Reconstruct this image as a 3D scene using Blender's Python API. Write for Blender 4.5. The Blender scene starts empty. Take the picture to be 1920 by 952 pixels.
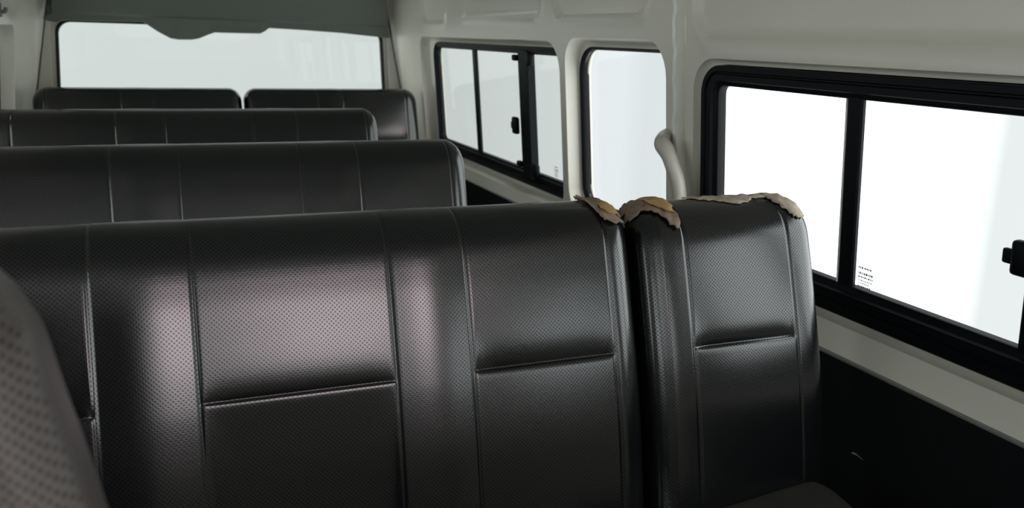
import bpy, bmesh, math, random
from mathutils import Vector, Matrix
from mathutils.geometry import delaunay_2d_cdt
PI = math.pi
random.seed(4)
S = bpy.context.scene
C = S.collection

# ------------------------------------------------------------------ camera, sky, exposure
ZC = 1.15            # camera height above the cabin floor; heights below are given from the camera
cam_d = bpy.data.cameras.new('camera'); cam = bpy.data.objects.new('camera', cam_d); C.objects.link(cam)
cam_d.sensor_width = 36.0; cam_d.lens = 1626.5/1920*36.0; cam_d.clip_start = 0.02
R = Matrix(((0.92564771, 0.06552853, -0.3726692), (-0.37729366, 0.2346381, -0.89587636), (0.02873694, 0.96987163, 0.24191572)))
cam.matrix_world = Matrix.Translation((0, 0, ZC)) @ R.to_4x4()
cam_d.dof.use_dof = True; cam_d.dof.focus_distance = 1.35; cam_d.dof.aperture_fstop = 6.5
S.camera = cam
S.view_settings.view_transform = 'Standard'; S.view_settings.look = 'None'
S.view_settings.gamma = 1.0; S.view_settings.use_curve_mapping = False; S.view_settings.exposure = 0.0

FRONT, ADDED_GLOW, SIDE = 1.5, 10.0, 4.5
world = bpy.data.worlds.new('daylight'); S.world = world; world.use_nodes = True
wn = world.node_tree.nodes; wl = world.node_tree.links
bg = wn['Background']; bg.inputs['Color'].default_value = (0.92, 0.985, 1.0, 1); bg.inputs['Strength'].default_value = 1.0
# white surroundings of uneven brightness by compass direction (0 = towards the tailgate), and a pink patch added ahead of the windscreen for the bench glow
def _m(op, a, b=0.0, clamp=False):
    n = wn.new('ShaderNodeMath'); n.operation = op; n.use_clamp = clamp
    for i, q in enumerate((a, b)):
        if isinstance(q, (int, float)): n.inputs[i].default_value = q
        else: wl.new(q, n.inputs[i])
    return n.outputs[0]
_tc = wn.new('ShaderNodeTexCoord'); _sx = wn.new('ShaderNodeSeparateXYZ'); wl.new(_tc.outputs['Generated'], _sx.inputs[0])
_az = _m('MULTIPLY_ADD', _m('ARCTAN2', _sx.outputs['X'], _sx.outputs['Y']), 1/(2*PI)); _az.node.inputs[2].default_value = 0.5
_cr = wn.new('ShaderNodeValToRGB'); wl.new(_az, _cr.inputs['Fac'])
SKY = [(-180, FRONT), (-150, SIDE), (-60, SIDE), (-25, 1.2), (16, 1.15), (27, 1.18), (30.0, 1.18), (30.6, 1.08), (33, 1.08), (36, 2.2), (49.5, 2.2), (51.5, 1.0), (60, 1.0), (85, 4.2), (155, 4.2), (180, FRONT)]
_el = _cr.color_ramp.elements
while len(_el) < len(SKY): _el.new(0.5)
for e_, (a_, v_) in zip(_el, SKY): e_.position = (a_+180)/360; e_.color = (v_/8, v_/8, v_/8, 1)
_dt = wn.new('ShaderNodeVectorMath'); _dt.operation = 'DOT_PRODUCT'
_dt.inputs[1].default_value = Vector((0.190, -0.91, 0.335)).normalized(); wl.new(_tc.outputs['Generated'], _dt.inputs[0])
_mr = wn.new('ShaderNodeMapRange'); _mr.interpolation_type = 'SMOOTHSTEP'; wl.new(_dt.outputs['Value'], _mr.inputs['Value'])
for k_, v_ in (('From Min', math.cos(math.radians(11))), ('From Max', math.cos(math.radians(4.5))), ('To Min', 0.0), ('To Max', ADDED_GLOW)): _mr.inputs[k_].default_value = v_
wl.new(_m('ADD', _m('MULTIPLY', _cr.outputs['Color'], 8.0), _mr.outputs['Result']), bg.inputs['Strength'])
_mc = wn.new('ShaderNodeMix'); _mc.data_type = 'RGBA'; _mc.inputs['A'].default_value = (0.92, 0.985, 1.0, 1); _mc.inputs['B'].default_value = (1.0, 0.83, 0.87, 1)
wl.new(_m('MULTIPLY', _mr.outputs['Result'], 1.0/ADDED_GLOW, True), _mc.inputs['Factor']); wl.new(_mc.outputs['Result'], bg.inputs['Color'])

# ------------------------------------------------------------------ materials
def mat(name, col, rough=0.5, spec=0.5, metal=0.0, noise=0.0, nscale=30, bump=0.0):
    m = bpy.data.materials.new(name); m.use_nodes = True
    nt = m.node_tree; b = nt.nodes['Principled BSDF']
    b.inputs['Base Color'].default_value = (*col, 1); b.inputs['Roughness'].default_value = rough
    b.inputs['Specular IOR Level'].default_value = spec; b.inputs['Metallic'].default_value = metal
    if noise or bump:
        tc = nt.nodes.new('ShaderNodeTexCoord'); n = nt.nodes.new('ShaderNodeTexNoise')
        n.inputs['Scale'].default_value = nscale; n.inputs['Detail'].default_value = 4
        nt.links.new(tc.outputs['Object'], n.inputs['Vector'])
        if noise:
            mx = nt.nodes.new('ShaderNodeMix'); mx.data_type = 'RGBA'
            mx.inputs['A'].default_value = (*[c*(1-noise) for c in col], 1)
            mx.inputs['B'].default_value = (*[min(1, c*(1+noise)) for c in col], 1)
            nt.links.new(n.outputs['Fac'], mx.inputs['Factor']); nt.links.new(mx.outputs['Result'], b.inputs['Base Color'])
        if bump:
            bp = nt.nodes.new('ShaderNodeBump'); bp.inputs['Strength'].default_value = bump; bp.inputs['Distance'].default_value = 0.002
            nt.links.new(n.outputs['Fac'], bp.inputs['Height']); nt.links.new(bp.outputs['Normal'], b.inputs['Normal'])
    return m

def vinyl(name, col, rough, spec=0.5, dots=True):
    """black leatherette punched with a staggered grid of small holes (UV in metres)"""
    m = bpy.data.materials.new(name); m.use_nodes = True
    nt = m.node_tree; L = nt.links.new; N = nt.nodes.new; b = nt.nodes['Principled BSDF']
    b.inputs['Base Color'].default_value = (*col, 1); b.inputs['Roughness'].default_value = rough
    uv = N('ShaderNodeUVMap')
    def vm(op, a, v=None):
        n = N('ShaderNodeVectorMath'); n.operation = op; L(a, n.inputs[0])
        if v is not None: n.inputs[1].default_value = v
        return n
    def ma(op, a, v, clamp=False):
        n = N('ShaderNodeMath'); n.operation = op; n.use_clamp = clamp
        if isinstance(a, float): n.inputs[0].default_value = a
        else: L(a, n.inputs[0])
        if isinstance(v, (float, int)): n.inputs[1].default_value = v
        else: L(v, n.inputs[1])
        return n.outputs[0]
    sc = vm('MULTIPLY', uv.outputs['UV'], (178, 178, 0)).outputs[0]
    def cell(src):
        f = vm('FRACTION', src).outputs[0]; s = vm('SUBTRACT', f, (.5, .5, 0)).outputs[0]
        return vm('LENGTH', s).outputs['Value']
    d = ma('MINIMUM', cell(sc), cell(vm('ADD', sc, (.5, .5, 0)).outputs[0]))
    mr = N('ShaderNodeMapRange'); mr.interpolation_type = 'SMOOTHSTEP'; L(d, mr.inputs['Value'])
    mr.inputs['From Min'].default_value = 0.11; mr.inputs['From Max'].default_value = 0.25   # 0 in the hole, 1 on the skin
    hole = mr.outputs['Result']
    grain = N('ShaderNodeTexNoise'); grain.inputs['Scale'].default_value = 260; grain.inputs['Detail'].default_value = 3
    tc = N('ShaderNodeTexCoord'); L(tc.outputs['Object'], grain.inputs['Vector'])
    worn = N('ShaderNodeTexNoise'); worn.inputs['Scale'].default_value = 9; worn.inputs['Detail'].default_value = 3
    L(tc.outputs['Object'], worn.inputs['Vector'])
    mx = N('ShaderNodeMix'); mx.data_type = 'RGBA'
    mx.inputs['A'].default_value = (*[c*.25 for c in col], 1); mx.inputs['B'].default_value = (*col, 1)
    L(hole, mx.inputs['Factor']); L(mx.outputs['Result'], b.inputs['Base Color'])
    L(ma('ADD', ma('MULTIPLY', hole, spec*0.6), spec*0.4), b.inputs['Specular IOR Level'])
    L(ma('ADD', ma('MULTIPLY', worn.outputs['Fac'], 0.06), rough-0.03), b.inputs['Roughness'])
    h = ma('ADD', ma('MULTIPLY', grain.outputs['Fac'], 0.35), hole)
    bp = N('ShaderNodeBump'); bp.inputs['Strength'].default_value = 0.10; bp.inputs['Distance'].default_value = 0.0004
    L(h, bp.inputs['Height']); L(bp.outputs['Normal'], b.inputs['Normal'])
    return m

def glass(name, tint):
    m = bpy.data.materials.new(name); m.use_nodes = True
    nt = m.node_tree; nt.nodes.clear(); N = nt.nodes.new; L = nt.links.new
    out = N('ShaderNodeOutputMaterial'); tr = N('ShaderNodeBsdfTransparent'); gl = N('ShaderNodeBsdfGlossy'); mx = N('ShaderNodeMixShader')
    tr.inputs['Color'].default_value = (*[math.sqrt(t) for t in tint], 1); gl.inputs['Roughness'].default_value = 0.0
    lw = N('ShaderNodeLayerWeight'); lw.inputs['Blend'].default_value = 0.5
    p = N('ShaderNodeMath'); p.operation = 'POWER'; p.inputs[1].default_value = 5; L(lw.outputs['Facing'], p.inputs[0])
    q = N('ShaderNodeMath'); q.operation = 'MULTIPLY_ADD'; q.inputs[1].default_value = 0.5; q.inputs[2].default_value = 0.02; L(p.outputs[0], q.inputs[0])
    L(q.outputs[0], mx.inputs[0]); L(tr.outputs[0], mx.inputs[1]); L(gl.outputs[0], mx.inputs[2]); L(mx.outputs[0], out.inputs['Surface'])
    return m

M = dict(
    paint=mat('cream_paint', (0.65, 0.625, 0.54), 0.28, 0.5, noise=0.03, nscale=3),
    lining=mat('roof_lining', (0.40, 0.41, 0.37), 0.6),
    black=mat('black_frame', (0.0025, 0.003, 0.0045), 0.5, 0.14),
    rubber=mat('black_rubber', (0.004, 0.004, 0.005), 0.6, 0.2),
    board=mat('black_board', (0.0055, 0.006, 0.007), 0.8, 0.15, noise=0.2, nscale=60, bump=0.2),
    edge=mat('grey_edge_strip', (0.20, 0.20, 0.185), 0.5),
    plastic=mat('grey_plastic', (0.16, 0.175, 0.155), 0.55, 0.4),
    handle=mat('beige_plastic', (0.50, 0.48, 0.42), 0.4),
    clear=mat('clear_strip', (0.85, 0.85, 0.80), 0.18, 0.6),
    piping=mat('worn_piping', (0.26, 0.19, 0.155), 0.6),
    floor=mat('floor_mat', (0.02, 0.02, 0.02), 0.8, noise=0.3, nscale=20),
    steel=mat('dark_steel', (0.02, 0.02, 0.02), 0.5),
    vinyl=vinyl('black_vinyl', (0.0055, 0.006, 0.0068), 0.21, 0.8),
    fvinyl=vinyl('worn_grey_vinyl', (0.095, 0.080, 0.075), 0.45),
    cushion=mat('dusty_dark_cloth', (0.014, 0.0125, 0.0095), 0.85, 0.2, noise=0.4, nscale=25, bump=0.4),
    torn=mat('torn_backing', (0.30, 0.22, 0.17), 0.85, 0.2, noise=0.35, nscale=90, bump=0.5),
    tan=mat('tan_backing', (0.42, 0.35, 0.27), 0.85, 0.2, noise=0.3, nscale=80, bump=0.5),
    foam=mat('yellow_foam', (0.46, 0.29, 0.12), 0.9, 0.1, noise=0.3, nscale=60, bump=0.6),
    mark=mat('grey_print', (0.05, 0.055, 0.06), 0.7),
    scuff=mat('pale_scuff', (0.30, 0.27, 0.20), 0.7),
    paper=mat('pale_paper', (0.55, 0.55, 0.55), 0.7),
    g_near=glass('clear_glass', (0.93, 0.92, 0.91)), g_small=glass('light_glass', (0.78, 0.785, 0.785)),
    g_quarter=glass('tinted_glass', (0.625, 0.64, 0.615)), g_rear=glass('tailgate_glass', (0.615, 0.63, 0.605)),
    g_front=glass('windscreen_glass', (0.85, 0.85, 0.85)),
)

# ------------------------------------------------------------------ helpers
def wloc(o):
    v = Vector((0, 0, 0))
    while o: v = v+o.location; o = o.parent
    return v
def mk(name, verts, faces, m, parent=None, smooth=True, uvs=None, autos=None):
    """one mesh object from points given relative to the camera height"""
    off = wloc(parent)
    me = bpy.data.meshes.new(name)
    me.from_pydata([Vector(v)+Vector((0, 0, ZC))-off for v in verts], [], faces)
    if uvs:
        ul = me.uv_layers.new(name='UVMap')
        for lp in me.loops: ul.data[lp.index].uv = uvs[lp.vertex_index]
    bm = bmesh.new(); bm.from_mesh(me); bmesh.ops.recalc_face_normals(bm, faces=bm.faces)
    if autos is not None:
        for e in bm.edges:
            if len(e.link_faces) == 2 and e.calc_face_angle(0) > autos: e.smooth = False
    bm.to_mesh(me); bm.free()
    for p in me.polygons: p.use_smooth = smooth
    me.materials.append(m if not isinstance(m, str) else M[m])
    o = bpy.data.objects.new(name, me); C.objects.link(o); o.parent = parent
    return o
def thing(name, label, cat, loc, group=None):
    o = bpy.data.objects.new(name, None); C.objects.link(o); o.empty_display_size = 0.05
    o.location = (loc[0], loc[1], loc[2]+ZC); o['label'] = label; o['category'] = cat
    if group: o['group'] = group
    return o
def struct(o, label, cat):
    o['kind'] = 'structure'; o['label'] = label; o['category'] = cat; return o
def structroot(name, label, cat, loc):
    o = bpy.data.objects.new(name, None); C.objects.link(o); o.location = (loc[0], loc[1], loc[2]+ZC); return struct(o, label, cat)

def merge(parts):
    V, F = [], []
    for v, f in parts:
        n = len(V); V += list(v); F += [[i+n for i in q] for q in f]
    return V, F
def box(x0, x1, y0, y1, z0, z1, bev=0.0, seg=2):
    bm = bmesh.new(); bmesh.ops.create_cube(bm, size=1)
    for v in bm.verts: v.co = Vector(((x0+x1)/2+v.co.x*(x1-x0), (y0+y1)/2+v.co.y*(y1-y0), (z0+z1)/2+v.co.z*(z1-z0)))
    if bev: bmesh.ops.bevel(bm, geom=bm.edges[:], offset=bev, segments=seg, affect='EDGES', profile=0.5)
    bm.verts.index_update()
    r = ([v.co.copy() for v in bm.verts], [[v.index for v in f.verts] for f in bm.faces]); bm.free(); return r
def sweep(pts, rads, n=16, caps=True):
    """round bar through pts"""
    pts = [Vector(p) for p in pts]; V, F = [], []
    up = Vector((0.3, 0.9, 0.1)).normalized()
    for i, p in enumerate(pts):
        t = (pts[min(i+1, len(pts)-1)]-pts[max(i-1, 0)]).normalized()
        a = (up-t*up.dot(t)).normalized(); b = t.cross(a)
        r = rads[i] if hasattr(rads, '__len__') else rads
        for k in range(n):
            q = 2*PI*k/n; V.append(p+a*r*math.cos(q)+b*r*math.sin(q))
    for i in range(len(pts)-1):
        for k in range(n):
            F.append([i*n+k, i*n+(k+1) % n, (i+1)*n+(k+1) % n, (i+1)*n+k])
    if caps: F += [list(range(n))[::-1], [(len(pts)-1)*n+k for k in range(n)]]
    return V, F
def spline(P, n=8):
    """Catmull-Rom through tuples"""
    P = [Vector(p) for p in P]; out = []
    for i in range(len(P)-1):
        a = P[max(i-1, 0)]; b = P[i]; c = P[i+1]; d = P[min(i+2, len(P)-1)]
        for k in range(n):
            t = k/n
            out.append(0.5*((2*b)+(c-a)*t+(2*a-5*b+4*c-d)*t*t+(3*b-a-3*c+d)*t**3))
    out.append(P[-1]); return out
def rrect(u0, u1, v0, v1, r, n=7):
    """rounded rectangle loop; r = radius or 4 radii (u1v1, u0v1, u0v0, u1v0)"""
    rs = r if hasattr(r, '__len__') else (r,)*4
    L = []
    for (cu, cv, a0, q) in ((u1, v1, 0, rs[0]), (u0, v1, 90, rs[1]), (u0, v0, 180, rs[2]), (u1, v0, 270, rs[3])):
        su = -1 if cu == u1 else 1; sv = -1 if cv == v1 else 1
        for k in range(n+1):
            a = math.radians(a0+90*k/n)
            L.append((cu+su*q+q*math.cos(a), cv+sv*q+q*math.sin(a)))
    return L
def inpoly(p, L):
    x, y = p; c = False; j = len(L)-1
    for i in range(len(L)):
        if (L[i][1] > y) != (L[j][1] > y) and x < (L[j][0]-L[i][0])*(y-L[i][1])/(L[j][1]-L[i][1])+L[i][0]: c = not c
        j = i
    return c
def polydist(p, L):
    P = Vector(p); d = 9
    for i in range(len(L)):
        a = Vector(L[i]); b = Vector(L[(i+1) % len(L)]); e = b-a
        t = max(0, min(1, (P-a).dot(e)/max(e.length_squared, 1e-12))); d = min(d, (P-a-e*t).length)
    return d
def tri2d(outer, holes, pts):
    """triangulate the region inside outer, outside holes, with extra interior points"""
    V = []; E = []
    for L in [outer]+holes:
        n = len(V); V += [Vector(p) for p in L]; E += [(n+i, n+(i+1) % len(L)) for i in range(len(L))]
    V += [Vector(p) for p in pts]
    r = delaunay_2d_cdt(V, E, [], 0, 1e-6)
    vs, fs = r[0], r[2]; F = []
    for f in fs:
        c = sum((vs[i] for i in f), Vector((0, 0)))/len(f)
        if inpoly(c, outer) and not any(inpoly(c, h) for h in holes): F.append(list(f))
    return [tuple(v) for v in vs], F
def loft(loops):
    n = len(loops[0]); V = [p for L in loops for p in L]; F = []
    for i in range(len(loops)-1):
        for k in range(n): F.append([i*n+k, i*n+(k+1) % n, (i+1)*n+(k+1) % n, (i+1)*n+k])
    return V, F

# ------------------------------------------------------------------ the body sides
CX = 0.324                                    # middle of the cabin
def W(z):                                     # half section of the right side: leans in towards the roof
    x = 1.072-0.084*z
    if z > 0.12: x -= 1.15*(z-0.12)**2
    return x
class Side:
    def __init__(s, right): s.right = right
    def p(s, y, z, off=0.0):                  # off > 0 is away from the cabin
        x = W(z)+off
        return (x if s.right else 2*CX-x, y, z)
RT, LF = Side(True), Side(False)

def sstep(a, b, x):
    t = max(0, min(1, (x-a)/(b-a))); return t*t*(3-2*t)
def rr_sd(y, z, r):                           # signed distance to a rounded rectangle (negative inside)
    y0, y1, z0, z1, q = r
    dy = abs(y-(y0+y1)/2)-(y1-y0)/2+q; dz = abs(z-(z0+z1)/2)-(z1-z0)/2+q
    return math.hypot(max(dy, 0), max(dz, 0))+min(max(dy, dz), 0)-q
STAMPS = [(0.55, 1.605, 0.008, 0.34, 0.06), (1.80, 2.31, 0.055, 0.33, 0.05), (2.395, 3.13, 0.062, 0.33, 0.05), (3.30, 3.62, 0.045, 0.33, 0.05)]
def relief(y, z):
    o = 0.0
    for r in STAMPS:
        d = rr_sd(y, z, r)
        o += 0.011*(1-sstep(-0.011, 0.0, d))-0.0045*math.exp(-((d-0.006)/0.006)**2)
    if z < -0.498: o -= 0.022*sstep(-0.498, -0.545, z) if z > -0.56 else 0.0
    return o

def skin(side, y0, y1, z0, z1, holes, fine=0.011, coarse=0.03):
    """a pressed steel side panel: flat grid with rounded holes; each hole = (skin loop, glass loop, depth)"""
    outer = [(y0+(y1-y0)*k/60, z0) for k in range(60)]+[(y1, z0+(z1-z0)*k/40) for k in range(40)]
    outer += [(y1-(y1-y0)*k/60, z1) for k in range(60)]+[(y0, z1-(z1-z0)*k/40) for k in range(40)]
    pts = []
    def grid(a, b, c, d, h):
        for i in range(1, int((b-a)/h)):
            for j in range(0, int((d-c)/h)+1):
                p = (a+h*i+(h/2 if j % 2 else 0), c+h*j)
                if p[0] >= b-h*.4 or p[1] <= z0+h*.4 or p[1] >= z1-h*.4: continue
                if any(inpoly(p, L[0]) or polydist(p, L[0]) < h*.35 for L in holes if abs(p[0]-sum(q[0] for q in L[0])/len(L[0])) < 1.2): continue
                pts.append(p)
    grid(y0, y1, z0, 0.0-coarse*.5, coarse); grid(max(y0, y0), y1, 0.0, min(z1, 0.16), fine); grid(y0, y1, 0.16+coarse*.5, z1, coarse)
    V, F = tri2d(outer, [h[0] for h in holes], pts)
    V3 = [side.p(y, z, relief(y, z)) for y, z in V]
    parts = [(V3, F)]
    for sk, gl, dep in holes:
        loops = []
        for k in range(7):
            a = k/6*PI/2
            t = 1-math.cos(a); d = math.sin(a)
            loops.append([side.p(p[0]+(q[0]-p[0])*t, p[1]+(q[1]-p[1])*t, dep*d) for p, q in zip(sk, gl)])
        loops.append([side.p(q[0], q[1], dep+0.03) for q in gl])
        parts.append(loft(loops))
    return merge(parts)

# window openings: loop in the inner skin, loop at the glass, depth
NEAR = (rrect(0.385, 1.608, -0.482, -0.030, 0.07), rrect(0.418, 1.584, -0.468, -0.041, 0.062), 0.022)
SMALL = (rrect(1.718, 2.246, -0.485, 0.004, (.07, .085, .07, .07)), rrect(1.705, 2.236, -0.47, -0.018, (.075, .09, .06, .06)), 0.046)
QUART = (rrect(2.283, 3.68, -0.497, -0.006, (.05, .09, .06, .05)), rrect(2.25, 3.612, -0.478, -0.026, (.04, .07, .05, .04)), 0.046)
QUARTL = tuple([(min(y, 1e9) if y < 3 else y-0.15, z) for y, z in L] for L in QUART[:2])+(QUART[2],)
CAB = (rrect(-0.75, 0.10, -0.32, 0.02, 0.06), rrect(-0.74, 0.09, -0.31, 0.01, 0.06), 0.03)

def seamx(z):                                 # edge of the tailgate opening
    return min(1.0206-0.189*z, W(z)-0.014)
def corner(side):
    """rear pillar turning from the side panel to the tailgate opening"""
    zs = [-1.15+1.57*k/60 for k in range(61)]; n = 10; V, F = [], []
    for z in zs:
        for k in range(n+1):
            a = k/n*PI/2
            x = W(z)-(W(z)-seamx(z))*(1-math.cos(a)); y = 3.74+0.20*math.sin(a)
            V.append((x if side.right else 2*CX-x, y, z))
        x = seamx(z)+0.004; V.append((x if side.right else 2*CX-x, 4.02, z))
    m = n+2
    for i in range(60):
        for k in range(m-1): F.append([i*m+k, i*m+k+1, (i+1)*m+k+1, (i+1)*m+k])
    return V, F

v, f = merge([skin(RT, 1.676, 3.74, -1.15, 0.42, [SMALL, QUART]), skin(RT, -0.95, 0.30, -1.15, 0.42, [CAB], 0.04, 0.05), corner(RT)])
struct(mk('wall_right', v, f, 'paint', autos=0.9), 'cream painted steel side wall with pressed panels beside the door', 'wall')
v, f = merge([skin(LF, -0.95, 3.74, -1.15, 0.42, [NEAR, SMALL, QUARTL, CAB], 0.03, 0.04), corner(LF)])
struct(mk('wall_left', v, f, 'paint', autos=0.9), 'cream painted steel side wall on the far left of the van', 'wall')

door = structroot('door_1', 'cream painted sliding door with long window and black lower panel', 'sliding door', (W(-1.15), 0.97, -1.15))
v, f = skin(RT, 0.30, 1.640, -1.15, 0.42, [NEAR])
# folded rear edge of the door
zs = [-1.15+1.57*k/50 for k in range(51)]
e = [[RT.p(1.640, z, 0) for z in zs], [RT.p(1.646, z, 0.004) for z in zs], [RT.p(1.648, z, 0.03) for z in zs]]
ev = [p for L in e for p in L]; ef = [[i*51+k, i*51+k+1, (i+1)*51+k+1, (i+1)*51+k] for i in range(2) for k in range(50)]
v, f = merge([(v, f), (ev, ef)])
mk('door_skin', v, f, 'paint', door, autos=0.9)
# back of the door gap
g = [RT.p(1.630, z, 0.028) for z in zs]+[RT.p(1.70, z, 0.028) for z in zs]
gap = mk('trim_1', g, [[k, k+1, 52+k, 51+k] for k in range(50)], 'paint'); struct(gap, 'narrow painted channel between sliding door and pillar', 'trim')
# clear plastic edge strip, slightly wavy
L0, L1, L2, L3 = [], [], [], []
for k in range(121):
    z = -0.75+1.15*k/120; w = 0.0022*math.sin(z*61)+0.0016*math.sin(z*143+1)
    L0.append(RT.p(1.684+w*.5, z, 0.001)); L1.append(RT.p(1.680+w, z, -0.0065)); L2.append(RT.p(1.668+w, z, -0.0065-w*.4)); L3.append(RT.p(1.664+w, z, 0.016))
sv = L0+L1+L2+L3; sf = [[i*121+k, i*121+k+1, (i+1)*121+k+1, (i+1)*121+k] for i in range(3) for k in range(120)]
struct(mk('trim_2', sv, sf, 'clear', autos=0.6), 'glossy pale edge strip running up the door pillar', 'trim')

def board(side, y0, y1, parent=None, name='lower_panel'):
    ztop = -0.534
    prof = [(-1.15, 0.006), (-1.15, -0.022), (-0.62, -0.0225), (ztop-0.002, -0.0225), (ztop, -0.0205), (ztop, 0.006)]
    V, F = [], []; n = 24
    for i in range(n+1):
        y = y0+(y1-y0)*i/n
        for z, o in prof: V.append(side.p(y, z, o))
    m = len(prof)
    for i in range(n):
        for k in range(m-1): F.append([i*m+k, i*m+k+1, (i+1)*m+k+1, (i+1)*m+k])
    F += [list(range(m)), [n*m+k for k in range(m)]]
    o = mk(name, V, F, 'board', parent, autos=0.5)
    E = []; 
    for i in range(n+1):
        y = y0+(y1-y0)*i/n
        E += [side.p(y, ztop-0.001, -0.0235), side.p(y, ztop+0.003, -0.0245), side.p(y, ztop+0.003, 0.002)]
    ed = mk('edge_strip', E, [[i*3+k, i*3+k+1, i*3+k+4, i*3+k+3] for i in range(n) for k in range(2)], 'edge', o, autos=0.5)
    return o
pb = board(RT, 0.32, 1.636, door)
# pale scuff on the board
sc = []
for k, (y, z) in enumerate([(1.068, -0.6965), (1.0615, -0.6945), (1.0555, -0.6942), (1.048, -0.6955), (1.040, -0.697)]):
    sc += [RT.p(y, z+0.0018*(1-abs(k-1)/4), -0.0232), RT.p(y, z-0.0018*(1-abs(k-1)/4), -0.0232)]
s_ = mk('scuff', sc, [[2*k, 2*k+1, 2*k+3, 2*k+2] for k in range(4)], 'scuff', pb); s_['label'] = 'short pale scuff on the black panel'
o = board(RT, 1.69, 3.73, None, 'trim_3'); struct(o, 'black board covering the lower wall behind the sliding door', 'trim')
o = board(LF, -0.9, 3.73, None, 'trim_4'); struct(o, 'black board covering the lower left wall', 'trim')

# floor, roof, front
v, f = box(2*CX-W(-1.15)-.03, W(-1.15)+.03, -0.98, 4.06, -1.19, -1.15)
struct(mk('floor', v, f, 'floor', smooth=False), 'dark rubber covered van floor under the bench seats', 'floor')
V, F = [], []; nx, ny = 24, 12; xr = W(0.42)
for j in range(ny+1):
    for i in range(nx+1):
        u = -1+2*i/nx; V.append((CX+u*(xr-CX), -0.95+4.93*j/ny, 0.42+0.13*(1-abs(u)**2.6)))
for j in range(ny):
    for i in range(nx): q = j*(nx+1)+i; F.append([q, q+1, q+nx+2, q+nx+1])
struct(mk('ceiling', V, F, 'lining'), 'pale arched roof lining of the high roof van', 'ceiling')
hw = lambda z: W(z)-CX
outer = [(CX-hw(-1.15), -1.15), (CX+hw(-1.15), -1.15)]+[(CX+hw(z), z) for z in (-.6, -.3, 0, .2, .3, .42)]+[(CX+u*hw(.42), .42+.13*(1-abs(u)**2.6)) for u in (.75, .5, .25, 0, -.25, -.5, -.75)]+[(CX-hw(z), z) for z in (.42, .3, .2, 0, -.3, -.6)]
ws = rrect(CX-0.60, CX+0.60, -0.10, 0.44, 0.09)
V, F = tri2d(outer, [ws], [])
struct(mk('wall_front', [(x, -0.95, z) for x, z in V], F, 'paint', smooth=False), 'cab front bulkhead around the windscreen', 'wall')
def pane_flat(name, loop3, m, parent, d):
    d = Vector(d); n = len(loop3); A = [Vector(p) for p in loop3]; B = [p+d for p in A]
    F = [list(range(n)), list(range(n, 2*n))[::-1]]+[[k, (k+1) % n, n+(k+1) % n, n+k] for k in range(n)]
    return mk(name, A+B, F, m, parent, smooth=False)
w6 = structroot('window_6', 'wide windscreen at the front of the van', 'window', (CX, -0.95, -0.36))
pane_flat('pane', [(x, -0.96, z) for x, z in ws], 'g_front', w6, (0, -0.004, 0))

# ------------------------------------------------------------------ side windows
def ring(side, outer, inner, steps):
    return loft([[side.p(a[0]+(b[0]-a[0])*t, a[1]+(b[1]-a[1])*t, o) for a, b in zip(outer, inner)] for t, o in steps])
def pane(side, loop, off, m, parent):
    n = len(loop); A = [side.p(y, z, off) for y, z in loop]; B = [side.p(y, z, off+0.004) for y, z in loop]
    F = [list(range(n)), list(range(n, 2*n))[::-1]]+[[k, (k+1) % n, n+(k+1) % n, n+k] for k in range(n)]
    return mk('pane', A+B, F, m, parent, smooth=False)
def bar(side, y0, y1, z0, z1, o0, o1, lean=0.0, ch=0.003, n=10):
    """upright post between y0 and y1 following the leaning side"""
    prof = [(y0, o1), (y0, o0+ch), (y0+ch, o0), (y1-ch, o0), (y1, o0+ch), (y1, o1)]
    V, F = [], []
    for i in range(n+1):
        z = z0+(z1-z0)*i/n
        for y, o in prof: V.append(side.p(y+lean*(i/n), z, o))
    m = len(prof)
    for i in range(n):
        for k in range(m): F.append([i*m+k, i*m+(k+1) % m, (i+1)*m+(k+1) % m, (i+1)*m+k])
    F += [list(range(m))[::-1], [n*m+k for k in range(m)]]
    return V, F
def blk(side, y0, y1, z0, z1, o0, o1, bev=0.004):
    v, f = box(y0, y1, z0, z1, o0, o1, bev)
    return [side.p(p[0], p[1], p[2]) for p in v], f

def latch(side, yc, zc, off, parent, s=1.0, d=1):
    v, f = blk(side, yc-0.018*s, yc+0.018*s, zc-0.030*s, zc+0.030*s, off-0.020*s, off, 0.007*s)
    o = mk('latch', v, f, 'black', parent)
    a, b = sorted((yc+d*0.012*s, yc+d*0.036*s))
    v, f = blk(side, a, b, zc-0.014*s, zc+0.012*s, off-0.015*s, off-0.004*s, 0.004*s)
    mk('latch_tab', v, f, 'black', o)
    return o
def glass_mark(side, y0, z0, w, off, parent):
    """tiny printed lines low on the glass"""
    rng = random.Random(7); parts = []
    rows = [(0, .55, .0030), (-.0085, .62, .0034), (-.0135, .72, .0022), (-.0185, .6, .0016), (-.0225, .5, .0016), (-.0275, .62, .0022)]
    for dz, frac, h in rows:
        h *= w/0.03; x = w*.04
        while x < w*(frac+.25):
            l = w*rng.uniform(.05, .13)
            a, b, z = y0-x, y0-x-l, z0+dz*w/0.03
            parts.append(([side.p(a, z, off), side.p(b, z, off), side.p(b, z+h, off), side.p(a, z+h, off)], [[0, 1, 2, 3]]))
            x += l+w*.03
    v, f = merge(parts)
    o = mk('printed_mark', v, f, 'mark', parent, smooth=False); o['label'] = 'small grey printed safety mark'
    return o

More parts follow.
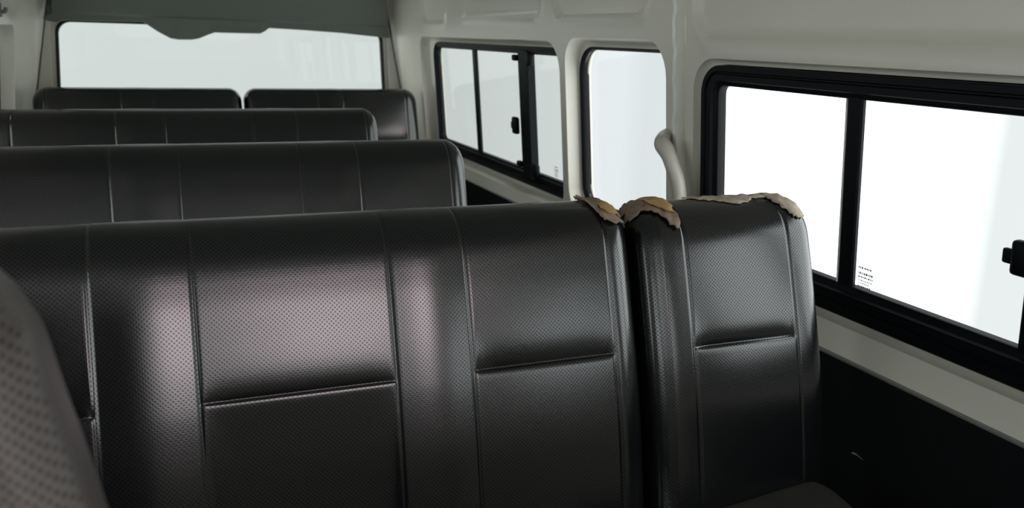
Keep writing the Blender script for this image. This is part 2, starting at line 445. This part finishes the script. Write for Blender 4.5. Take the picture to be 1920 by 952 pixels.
def near_window(side, name, label, front=True):
    w = structroot(name, label, 'window', side.p(1.0, -0.466, 0.02)); gm = 'g_near' if front else 'g_front'
    fo = rrect(0.420, 1.582, -0.466, -0.043, 0.060); fi = rrect(0.470, 1.537, -0.411, -0.081, 0.022)
    v, f = ring(side, fo, fi, [(-0.5, 0.034), (0, 0.03), (0, 0.004), (0.06, 0.000), (0.30, 0.000), (0.36, 0.005), (0.42, 0.005), (0.48, 0.001), (0.78, 0.001), (0.84, 0.008), (1.0, 0.010), (1.0, 0.034)])
    mk('frame', v, f, 'black', w, autos=0.6)
    v, f = ring(side, fi, rrect(0.473, 1.534, -0.408, -0.084, 0.02), [(0, 0.012), (0.5, 0.010), (1, 0.014), (1, 0.03)])
    mk('gasket', v, f, 'rubber', w)
    v, f = bar(side, 1.129, 1.164, -0.412, -0.079, 0.0115, 0.020); mk('mullion', v, f, 'black', w, autos=0.6)
    v, f = bar(side, 0.768, 0.803, -0.412, -0.079, 0.008, 0.022); st = mk('sash_post', v, f, 'black', w, autos=0.6)
    if front:
        v, f = bar(side, 1.164, 1.1665, -0.41, -0.08, 0.012, 0.024); e_ = mk('bright_edge', v, f, 'clear', w); e_['label'] = 'thin bright edge along the post'
    latch(side, 0.805, -0.276, 0.012, st, 0.85)
    pane(side, rrect(1.15, 1.54, -0.414, -0.078, 0.02), 0.022, gm, w)
    pane(side, rrect(0.785, 1.15, -0.414, -0.078, 0.004), 0.018, gm, w)
    pane(side, rrect(0.465, 0.785, -0.414, -0.078, 0.02), 0.022, gm, w)
    if front: glass_mark(side, 1.121, -0.371, 0.036, 0.0165, w)
    return w
near_window(RT, 'window_1', 'long black framed sliding window in the sliding door')

def small_window(side, name, label):
    w = structroot(name, label, 'window', side.p(1.97, -0.47, 0.05))
    fo = rrect(1.705, 2.236, -0.47, -0.018, (.075, .09, .06, .06)); fi = rrect(1.718, 2.225, -0.452, -0.026, (.068, .084, .05, .05))
    v, f = ring(side, fo, fi, [(0, 0.07), (0, 0.042), (0.3, 0.038), (0.8, 0.042), (1, 0.048), (1, 0.06)])
    mk('gasket', v, f, 'rubber', w, autos=0.8)
    pane(side, fi, 0.050, 'g_small', w)
    return w
small_window(RT, 'window_2', 'narrow fixed window with rounded corners behind the door pillar')

def quarter_window(side, name, label, front=True):
    w = structroot(name, label, 'window', side.p(2.9, -0.478, 0.05))
    ye = 0 if front else 0.15
    fo = rrect(2.25, 3.612-ye, -0.478, -0.026, (.07, .04, .04, .05)); fi = rrect(2.262, 3.603-ye, -0.430, -0.050, (.03, .02, .02, .03))
    v, f = ring(side, fo, fi, [(0, 0.07), (0, 0.040), (0.1, 0.036), (0.4, 0.036), (0.45, 0.041), (0.8, 0.041), (0.85, 0.048), (1, 0.050), (1, 0.066)])
    mk('frame', v, f, 'black', w, autos=0.6)
    v, f = bar(side, 3.115, 3.150, -0.432, -0.048, 0.046, 0.0565); mk('mullion', v, f, 'black', w, autos=0.6)
    v, f = merge([bar(side, 2.600, 2.668, -0.455, -0.040, 0.034, 0.062), bar(side, 2.668, 2.690, -0.432, -0.048, 0.040, 0.062)])
    st = mk('sash_post', v, f, 'black', w, autos=0.6)
    latch(side, 2.700, -0.285, 0.036, st, 0.95)
    for (ya, yb, za, zb) in ((2.575, 2.604, -0.085, -0.043), (2.690, 2.722, -0.074, -0.054), (2.560, 2.604, -0.452, -0.400), (2.690, 2.722, -0.425, -0.405)):
        v, f = blk(side, ya, yb, za, zb, 0.030, 0.05, 0.006); mk('bracket', v, f, 'black', st)
    pane(side, rrect(3.13, 3.60-ye, -0.436, -0.045, 0.01), 0.056, 'g_quarter', w)
    pane(side, rrect(2.63, 3.13, -0.436, -0.045, 0.004), 0.052, 'g_quarter', w)
    pane(side, rrect(2.26, 2.63, -0.436, -0.045, 0.01), 0.056, 'g_quarter', w)
    if front:
        glass_mark(side, 2.462, -0.392, 0.030, 0.0545, w); glass_mark(side, 3.580, -0.385, 0.024, 0.0545, w)
    return w
quarter_window(RT, 'window_3', 'black framed sliding window nearest the tailgate')
quarter_window(LF, 'window_5', 'black framed sliding window on the left wall nearest the tailgate', False)
near_window(LF, 'window_7', 'long black framed sliding window on the left wall', False)
small_window(LF, 'window_8', 'narrow fixed window on the left wall')
for sd, nm, lb in ((RT, 'window_9', 'cab window on the right of the van'), (LF, 'window_10', 'cab window on the left of the van')):
    w = structroot(nm, lb, 'window', sd.p(-0.27, -0.46, 0.03)); pane(sd, CAB[1], 0.035, 'g_front', w)

# ------------------------------------------------------------------ tailgate
tg = structroot('door_2', 'cream painted tailgate with wide rear window', 'tailgate', (CX, 3.96, -1.15))
def rw(loop):                                  # rear window narrows towards the top
    return [(CX+(x-CX)*(1-0.075*(z+0.25)), z) for x, z in loop]
zz = [-1.15+1.55*k/30 for k in range(31)]
outer = [(seamx(z)-0.004, z) for z in zz]+[(2*CX-seamx(z)+0.004, z) for z in zz[::-1]]
hole = rw(rrect(CX-0.690, CX+0.690, -0.42, 0.036, 0.06)); gl = rw(rrect(CX-0.672, CX+0.672, -0.40, 0.020, 0.05))
pts = [(CX-1+.05*i, -1.1+.05*j) for i in range(41) for j in range(30)]
pts = [p for p in pts if inpoly(p, outer) and polydist(p, outer) > .02 and not inpoly(p, hole) and polydist(p, hole) > .02]
V, F = tri2d(outer, [hole], pts)
parts = [([(x, 3.958, z) for x, z in V], F)]
parts.append(loft([[(p[0]+(q[0]-p[0])*(1-math.cos(a)), 3.958+0.022*math.sin(a), p[1]+(q[1]-p[1])*(1-math.cos(a))) for p, q in zip(hole, gl)] for a in [PI/2*k/5 for k in range(6)]]+[[(q[0], 3.998, q[1]) for q in gl]]))
parts.append(loft([[(x, 3.958, z) for x, z in outer], [(x+(0.003 if x > CX else -0.003), 3.97, z) for x, z in outer], [(x, 3.995, z) for x, z in outer], [(x+(0.05 if x > CX else -0.05), 4.003, z) for x, z in outer]]))
v, f = merge(parts); mk('tailgate_skin', v, f, 'paint', tg, autos=0.9)
# plastic cover along the top of the tailgate, with the bulge for the middle brake lamp
xl = lambda z: 2*CX-seamx(z)+0.028; xrr = lambda z: seamx(z)-0.018
low = [(-0.370, 0.016), (-0.330, 0.006), (-0.29, 0.016), (-0.15, 0.016), (-0.012, 0.018), (0.04, -0.018), (0.088, -0.044), (0.12, -0.0485), (0.17, -0.0475), (0.202, -0.041), (0.235, -0.026), (0.262, -0.016),
       (0.36, -0.016), (0.447, -0.015), (0.465, -0.006), (0.484, 0.009), (0.62, 0.005), (0.80, -0.003), (0.914, -0.012), (0.97, -0.016), (1.008, -0.018)]
lowd = []
for i in range(len(low)-1):
    for k in range(6): lowd.append((low[i][0]+(low[i+1][0]-low[i][0])*k/6, low[i][1]+(low[i+1][1]-low[i][1])*k/6))
lowd.append(low[-1]); n = len(lowd); V, F = [], []
for x, z in lowd:
    u = (x-lowd[0][0])/(lowd[-1][0]-lowd[0][0])
    b = 0.040-0.012*u                          # flat line where the lower flange starts
    xt = xl(0.30)+u*(xrr(0.30)-xl(0.30)); xm = xl(b)+u*(xrr(b)-xl(b))
    V += [(x, 3.955, z), (x, 3.935, z+0.001), (x*.97+xm*.03, 3.932, z+0.006), (xm, 3.925, max(b, z+0.012)), (xm, 3.914, max(b, z+0.012)+0.008), (xm*.85+xt*.15, 3.885, 0.10), (xt, 3.84, 0.33), (xt, 3.955, 0.34)]
m = 8
for i in range(n-1):
    for k in range(m-1): F.append([i*m+k, i*m+k+1, (i+1)*m+k+1, (i+1)*m+k])
F += [list(range(m)), [(n-1)*m+k for k in range(m)]]
o = mk('header_cover', V, F, 'plastic', tg, autos=0.45); o['label'] = 'dark grey plastic cover with a drooping centre bulge'
w4 = structroot('window_4', 'wide rear window in the tailgate', 'window', (CX, 3.99, -0.4))
g2 = rw(rrect(CX-0.661, CX+0.661, -0.389, 0.009, 0.045))
v, f = loft([[(x, y, z) for x, z in L] for L, y in ((gl, 3.997), (gl, 3.974), (rw(rrect(CX-0.666, CX+0.666, -0.394, 0.014, 0.047)), 3.970), (g2, 3.976), (g2, 3.99))])
mk('gasket', v, f, 'rubber', w4, autos=0.8)
pane_flat('pane', [(x, 3.984, z) for x, z in gl], 'g_rear', w4, (0, 0.004, 0))

# ------------------------------------------------------------------ seats
class Back:
    """padded backrest: a profile in (y, z) swept across x, with stitched panels"""
    def __init__(s, x0, x1, y, seams, kinds, ztop=0.0, r=0.045, crease=True, lean=1.0, thick=0.115):
        s.x0, s.x1, s.r, s.seams, s.kinds, s.crease = x0, x1, r, seams, kinds, crease
        front = [(-0.174, -0.70), (-0.160, -0.62), (-0.142, -0.53), (-0.125, -0.462), (-0.110, -0.410), (-0.093, -0.355), (-0.077, -0.305), (-0.060, -0.262), (-0.034, -0.238), (0.0, -0.230)]
        back = [(0.026, -0.236), (0.045, -0.256), (0.046, -0.30), (0.025, -0.40), (-0.010, -0.52), (-0.050, -0.66), (-0.058, -0.70)]
        P = spline([(a*lean, b+ztop, 0) for a, b in front+back], 12)
        s.P = [(y+p[0], p[1]) for p in P]
        s.S = [0.0]
        for a, b in zip(s.P, s.P[1:]): s.S.append(s.S[-1]+math.hypot(b[0]-a[0], b[1]-a[1]))
        s.len = s.S[-1]; s.stop = s.S[9*12]              # arc length at the crown
        s.sc = min(zip(s.S, s.P), key=lambda q: abs(q[1][1]-(-0.425+ztop)) if q[0] < s.stop else 9)[0]
    def prof(s, t):
        t = max(0, min(s.len, t)); lo, hi = 0, len(s.S)-1
        while hi-lo > 1:
            mid = (lo+hi)//2
            if s.S[mid] <= t: lo = mid
            else: hi = mid
        k = (t-s.S[lo])/(s.S[hi]-s.S[lo]); a, b = s.P[lo], s.P[hi]
        return (a[0]+(b[0]-a[0])*k, a[1]+(b[1]-a[1])*k)
    def relief(s, x, t):
        e = [s.x0]+s.seams+[s.x1]; h = 0.0
        for i in range(len(e)-1):
            if e[i] <= x <= e[i+1]:
                u = abs(2*(x-e[i])/(e[i+1]-e[i])-1); k = s.kinds[i]
                dist = min(x-e[i] if i > 0 else 9, e[i+1]-x if i < len(e)-2 else 9)
                g = -0.0019*math.exp(-(dist/0.0018)**2)
                if k in 'wc':
                    h = 0.0
                    if s.crease and t < s.stop:
                        d = t-s.sc; edge = 1-u**10
                        if k == 'w': h += edge*(-0.0065*math.exp(-d/0.022) if d > 0 else -0.0065*math.exp(d/0.002))
                        else: h += edge*(-0.0040*math.exp(-d/0.010) if d > 0 else -0.0040*math.exp(d/0.0016)-0.013*(1-math.exp(d/0.11)))
                elif k == 's': h = 0.0036*(1-u**2)**1.4
                else: h = 0.0
                h += g
                break
        return h*(1-0.8*sstep(s.stop-0.045, s.stop-0.005, t))
    def pt(s, x, t, off=0.0):
        a = s.prof(t-0.004); b = s.prof(t+0.004); c = s.prof(t)
        ty, tz = b[0]-a[0], b[1]-a[1]; l = math.hypot(ty, tz); ny, nz = -tz/l, ty/l
        d = min(x-s.x0, s.x1-x); ins = 0.0
        if d < s.r: ins = s.r*(1-math.sqrt(max(0, 1-(1-max(d, 0)/s.r)**2)))
        h = s.relief(x, t)+off-ins
        return (x, c[0]+ny*h, c[1]+nz*h)
    def mesh(s):
        xs = set()
        n = max(8, int((s.x1-s.x0)/0.011))
        for i in range(n+1): xs.add(round(s.x0+(s.x1-s.x0)*i/n, 4))
        for q in s.seams:
            for d in (-.010, -.007, -.0045, -.0025, -.001, .001, .0025, .0045, .007, .010): xs.add(round(q+d, 4))
        for k in range(1, 9):
            d = s.r*(1-math.cos(PI/2*k/9)); xs.add(round(s.x0+d, 4)); xs.add(round(s.x1-d, 4))
        xs = sorted(xs); xs = [x for i, x in enumerate(xs) if i == 0 or x-xs[i-1] > 0.0006]
        ts = set(); n = int(s.len/0.011)
        for i in range(n+1): ts.add(round(s.len*i/n, 4))
        for d in (-.012, -.008, -.005, -.003, -.0015, 0, .0015, .003, .005, .008, .012): ts.add(round(s.sc+d, 4))
        ts = sorted(ts); nt = len(ts)
        V = [s.pt(x, t) for x in xs for t in ts]; U = [(x, t) for x in xs for t in ts]
        F = [[i*nt+k, i*nt+k+1, (i+1)*nt+k+1, (i+1)*nt+k] for i in range(len(xs)-1) for k in range(nt-1)]
        F += [list(range(nt)), [(len(xs)-1)*nt+k for k in range(nt)]]
        F += [[i*nt, (i+1)*nt, (i+1)*nt+nt-1, i*nt+nt-1] for i in range(len(xs)-1)]
        return V, F, U

def bench(name, label, cat, y, x0, x1, seams, kinds, group=None, m='vinyl', cm='vinyl', cush=0.0, **kw):
    t = thing(name, label, cat, ((x0+x1)/2, y-0.3, -1.15), group)
    B = Back(x0, x1, y, seams, kinds, **kw)
    v, f, u = B.mesh(); o = mk('backrest', v, f, m, t, uvs=u)
    # seat cushion: padded slab with a rounded front
    xa, xb = x0+0.006, x1-0.006; yb = y-0.135; yf = y-0.62 if y > 1.5 else y-0.56
    V, F, U = [], [], []; nx = max(36, int((xb-xa)/0.012))
    loop = rrect(yf, yb, -0.83, -0.695, (.045, .05, .03, .02), 9)
    for i in range(nx+1):
        x = xa+(xb-xa)*i/nx; d = min(x-xa, xb-x); ins = 0.05*(1-math.sqrt(max(0, 1-(1-min(d/0.05, 1))**2)))
        cy, cz = (yf+yb)/2, -0.7625
        for (a, b) in loop:
            k1 = 1-ins/((yb-yf)/2); k2 = 1-ins/0.0675
            V.append((x, cy+(a-cy)*k1, cz+(b-cz)*k2+(0.012*sstep(yf, yb, a)+cush*(0.35+0.85*sstep(xa, xb, x))*sstep(yf, yb, a) if b > cz else 0))); U.append((x, a*1.0+b))
    m_ = len(loop)
    F = [[i*m_+k, i*m_+(k+1) % m_, (i+1)*m_+(k+1) % m_, (i+1)*m_+k] for i in range(nx) for k in range(m_)]+[list(range(m_)), [nx*m_+k for k in range(m_)]]
    mk('seat_cushion', V, F, cm, t, uvs=U)
    lx = [x0+0.10, x1-0.10] if x1-x0 > .5 else [x0+0.06, x1-0.06]
    for x in lx:
        for yy in (yf+0.07, yb-0.05):
            v, f = box(x-0.016, x+0.016, yy-0.016, yy+0.016, -1.15, -0.825, 0.003); mk('leg', v, f, 'steel', t)
        v, f = box(x-0.014, x+0.014, yb-0.02, yb+0.05, -0.80, -0.66, 0.004); mk('hinge_bracket', v, f, 'steel', t)
    return t, B

K3 = ['e', 'w', 's', 'c', 's', 'w', 'e']
X0, X1 = -0.405, 0.632
G = 'three seat benches in rows down the van'
t1, B1 = bench('bench_seat', 'frontmost black perforated vinyl bench, its right top corner torn open', 'bench seat', 1.12, X0, X1,
               [-0.318, -0.082, 0.029, 0.266, 0.369, 0.581], K3, G)
t2, B2 = bench('bench_seat', 'second black vinyl bench, directly behind the torn front bench', 'bench seat', 1.895, -0.432, X1+0.018,
               [-0.33, -0.087, 0.039, 0.279, 0.402, 0.606], K3, G)
t3, B3 = bench('bench_seat', 'third black vinyl bench, just in front of the split rear bench', 'bench seat', 2.73, -0.432, X1+0.018,
               [-0.357, -0.101, 0.030, 0.272, 0.400, 0.610], K3, G)
G2 = 'two halves of the split rear bench'
t4, B4 = bench('rear_bench_seat', 'left half of the split black rear bench under the tailgate window', 'bench seat', 3.715, -0.412, 0.336,
               [-0.365, -0.11, 0.005], ['e', 'w', 's', 'w'], G2, r=0.05)
t5, B5 = bench('rear_bench_seat', 'right half of the split black rear bench, beside the right quarter window', 'bench seat', 3.715, 0.344, 1.062,
               [0.635, 0.74, 1.005], ['w', 's', 'w', 'e'], G2, r=0.05)
t6, B6 = bench('folding_seat', 'narrow black vinyl folding seat beside the sliding door, top edge torn', 'seat', 1.12, 0.640, 0.962,
               [0.712, 0.899], ['e', 'w', 'e'], None, cm='cushion', r=0.042, cush=0.024, ztop=-0.006)

# torn vinyl: ragged sheets of backing and foam lying on the top edges
def ragged(poly, amp, step, rng):
    out = []
    for i in range(len(poly)):
        a = Vector(poly[i]); b = Vector(poly[(i+1) % len(poly)]); n = max(1, int((b-a).length/step))
        nrm = Vector((-(b-a).y, (b-a).x)).normalized()
        for k in range(n): out.append(tuple(a+(b-a)*(k/n)+nrm*rng.uniform(-amp, amp)*(1 if k else .4)))
    return out
def patch(name, B, poly, m, parent, label, base=0.002, wave=0.002, amp=0.0032, step=0.0045, seed=1, curl=0.0, thick=0.0007):
    """poly in (x, distance from the crown along the surface, positive to the front)"""
    rng = random.Random(seed); L = ragged(poly, amp, step, rng)
    xs = [p[0] for p in L]; ys = [p[1] for p in L]; pts = []
    h = 0.006; x = min(xs)
    while x < max(xs):
        y = min(ys)
        while y < max(ys):
            p = (x+rng.uniform(-.001, .001), y+rng.uniform(-.001, .001))
            if inpoly(p, L) and polydist(p, L) > 0.0025: pts.append(p)
            y += h
        x += h
    V, F = tri2d(L, [], pts)
    up = []; dn = []
    ph = [rng.uniform(0, 6) for _ in range(4)]
    for (a, b) in V:
        d = polydist((a, b), L)
        o = base+wave*(math.sin(a*190+ph[0])*math.sin(b*170+ph[1])+.6*math.sin(a*330+b*260+ph[2]))*sstep(0, .008, d)+curl*math.exp(-d/0.004)*(.4+.6*math.sin(a*250+ph[3])**2)
        up.append(B.pt(a, B.stop-b, o+thick)); dn.append(B.pt(a, B.stop-b, o-thick*2.5))
    n = len(V); cnt = {}
    for f in F:
        for i in range(3): e = (f[i], f[(i+1) % 3]); cnt[tuple(sorted(e))] = cnt.get(tuple(sorted(e)), [])+[e]
    FF = F+[[i+n for i in f[::-1]] for f in F]+[[e[0][1], e[0][0], e[0][0]+n, e[0][1]+n] for e in cnt.values() if len(e) == 1]
    o = mk(name, up+dn, FF, m, parent); o['label'] = label
    return o
patch('torn_cover', B1, [(0.572, -0.02), (0.584, -0.034), (0.604, -0.036), (0.628, -0.03), (0.6305, 0.020), (0.630, 0.054), (0.608, 0.060), (0.583, 0.058), (0.577, 0.036), (0.570, 0.010)], 'torn', t1, 'brown torn backing at the top corner', base=0.0025, wave=0.0025, curl=0.006, seed=3)
patch('exposed_foam', B1, [(0.584, 0.024), (0.596, 0.012), (0.620, 0.016), (0.621, 0.040), (0.592, 0.044)], 'foam', t1, 'yellow foam showing through the tear', base=0.006, wave=0.003, seed=5)
patch('torn_cover', B6, [(0.643, -0.02), (0.668, -0.034), (0.702, -0.02), (0.709, 0.020), (0.707, 0.066), (0.698, 0.070), (0.686, 0.050), (0.668, 0.032), (0.645, 0.028)], 'torn', t6, 'brown torn backing at the left top corner', base=0.0025, wave=0.0025, curl=0.004, seed=9)
patch('exposed_foam', B6, [(0.672, -0.004), (0.690, -0.012), (0.704, -0.008), (0.708, 0.020), (0.706, 0.046), (0.694, 0.036), (0.678, 0.020)], 'foam', t6, 'yellow foam showing through the tear', base=0.006, wave=0.002, seed=11)
patch('torn_cover', B6, [(0.755, -0.012), (0.79, -0.03), (0.86, -0.03), (0.897, -0.02), (0.897, 0.012), (0.868, 0.010), (0.853, 0.024), (0.83, 0.027), (0.81, 0.017), (0.785, 0.010)], 'tan', t6, 'tan backing where the vinyl has peeled off the top', base=0.0025, wave=0.0012, seed=13)
patch('torn_cover', B6, [(0.897, -0.03), (0.93, -0.035), (0.955, -0.02), (0.958, 0.040), (0.944, 0.060), (0.918, 0.062), (0.904, 0.040), (0.897, 0.012)], 'tan', t6, 'tan torn corner with frayed threads', base=0.003, wave=0.0016, seed=17, amp=0.0035, step=0.004)

# ------------------------------------------------------------------ front seat at the camera's elbow
fs = thing('front_seat', 'worn grey perforated vinyl front seat, blurred in the bottom left corner', 'seat', (-0.24, 0.25, -1.15))
def front_back():
    """outline in (x, z) with a rounded shoulder, padded front, 0.13 m deep, reclined"""
    half = [(0.206, -0.66), (0.212, -0.50), (0.212, -0.36), (0.206, -0.27), (0.195, -0.213), (0.185, -0.173), (0.177, -0.140), (0.171, -0.128), (0.161, -0.112), (0.14, -0.094), (0.10, -0.080), (0.0, -0.072)]
    half = [(p[0], p[1]) for p in spline([(a, b, 0) for a, b in half], 6)]
    loop = half+[(-a, b) for a, b in half[-2::-1]]
    cx = -0.236; V = []; U = []; F = []
    ybase = lambda z: 0.415+0.22*(z+0.17)
    rings = [(0.0, 0.000), (0.006, -0.010), (0.018, -0.0165), (0.028, -0.0165), (0.031, -0.0125), (0.034, -0.0165), (0.05, -0.024), (0.08, -0.030), (0.12, -0.033), (0.17, -0.034)]
    cz = -0.40
    def ins(a, b, d):
        return (a*(1-d/0.204), cz+(b-cz)*(1-d/0.34)) if b > cz else (a*(1-d/0.204), b)
    back = [(0.03, 0.112), (0.012, 0.104), (0.004, 0.088), (0.0, 0.06), (0.0, 0.03)]
    n = len(loop)
    for d, o in back:
        for a, b in loop: q = ins(a, b, d); zz_ = q[1]-(0.17*max(o, 0) if q[1] > -.5 else 0); V.append((cx+q[0], ybase(q[1])+o, zz_)); U.append((a+o, b))
    for d, o in rings:
        for a, b in loop: q = ins(a, b, d); V.append((cx+q[0], ybase(q[1])+o, q[1])); U.append(q)
    k = len(back)+len(rings)
    for i in range(k-1):
        for j in range(n-1): F.append([i*n+j, i*n+j+1, (i+1)*n+j+1, (i+1)*n+j])
    F.append([(k-1)*n+j for j in range(n)]); F.append([j for j in range(n)][::-1])
    F += [[i*n, (i+1)*n, (i+1)*n+n-1, i*n+n-1] for i in range(k-1)]
    global RIM
    RIM = [V[(len(back)+4)*n+j] for j in range(n)]
    return V, F, U
v, f, u = front_back(); fb = mk('backrest', v, f, 'fvinyl', fs, uvs=u)
v, f = sweep([(a, b-0.001, c) for a, b, c in RIM], 0.0045, 8); o = mk('piping', v, f, 'piping', fb); o['label'] = 'worn brownish piping along the edge'
v, f = box(-0.44, -0.03, -0.12, 0.36, -0.82, -0.66, 0.05, 5); mk('seat_cushion', v, f, 'fvinyl', fs)
v, f = box(-0.40, -0.07, -0.08, 0.32, -1.15, -0.815, 0.01); mk('base', v, f, 'steel', fs)

# ------------------------------------------------------------------ grab handle on the pillar
gh = thing('grab_handle', 'cream curved grab handle on the pillar beside the sliding door', 'grab handle', (1.09, 1.70, -0.62))
path = spline([(1.098, 1.715, -0.205), (1.072, 1.700, -0.212), (1.050, 1.668, -0.221), (1.047, 1.640, -0.237), (1.052, 1.621, -0.268), (1.058, 1.608, -0.300), (1.062, 1.603, -0.345), (1.063, 1.603, -0.45), (1.064, 1.610, -0.56), (1.075, 1.64, -0.60), (1.118, 1.70, -0.615)], 6)
n = len(path); rad = [0.0165]*n
for i in range(n):
    if 8 <= i <= 20: rad[i] = 0.0165+0.0025*math.sin((i-8)/12*PI)
v, f = sweep(path, rad, 20); mk('bar', v, f, 'handle', gh)
v, f = blk(RT, 1.692, 1.735, -0.240, -0.200, -0.006, 0.0, 0.005); mk('mounting_foot', v, f, 'handle', gh)
v, f = blk(RT, 1.688, 1.742, -0.650, -0.580, -0.010, 0.0, 0.008); mk('mounting_foot', v, f, 'handle', gh)

# small cloth tag at the inner rear corner of the folding seat's cushion
tg_ = [(0.678, 0.975, -0.690), (0.700, 0.968, -0.692), (0.683, 0.970, -0.664), (0.692, 0.966, -0.676)]
vt = tg_+[(a, b+0.0015, c) for a, b, c in tg_]
o = mk('cloth_tag', vt, [[0, 1, 3, 2], [4, 6, 7, 5], [0, 2, 6, 4], [2, 3, 7, 6], [3, 1, 5, 7], [1, 0, 4, 5]], 'paper', t6, smooth=False); o['label'] = 'small pale cloth tag'

# coat hook high on the left wall
hx = 2*CX-W(0.04)
ch_ = thing('coat_hook', 'small dark coat hook at the top of the left wall above the window', 'coat hook', (hx, 3.19, 0.02))
v, f = box(hx-0.001, hx+0.006, 3.172, 3.208, 0.016, 0.062, 0.003); mk('hook_plate', v, f, 'plastic', ch_)
v, f = sweep(spline([(hx, 3.19, 0.034), (hx+0.010, 3.19, 0.032), (hx+0.017, 3.19, 0.036), (hx+0.019, 3.19, 0.046)], 5), 0.0062, 12); mk('hook_peg', v, f, 'plastic', ch_)
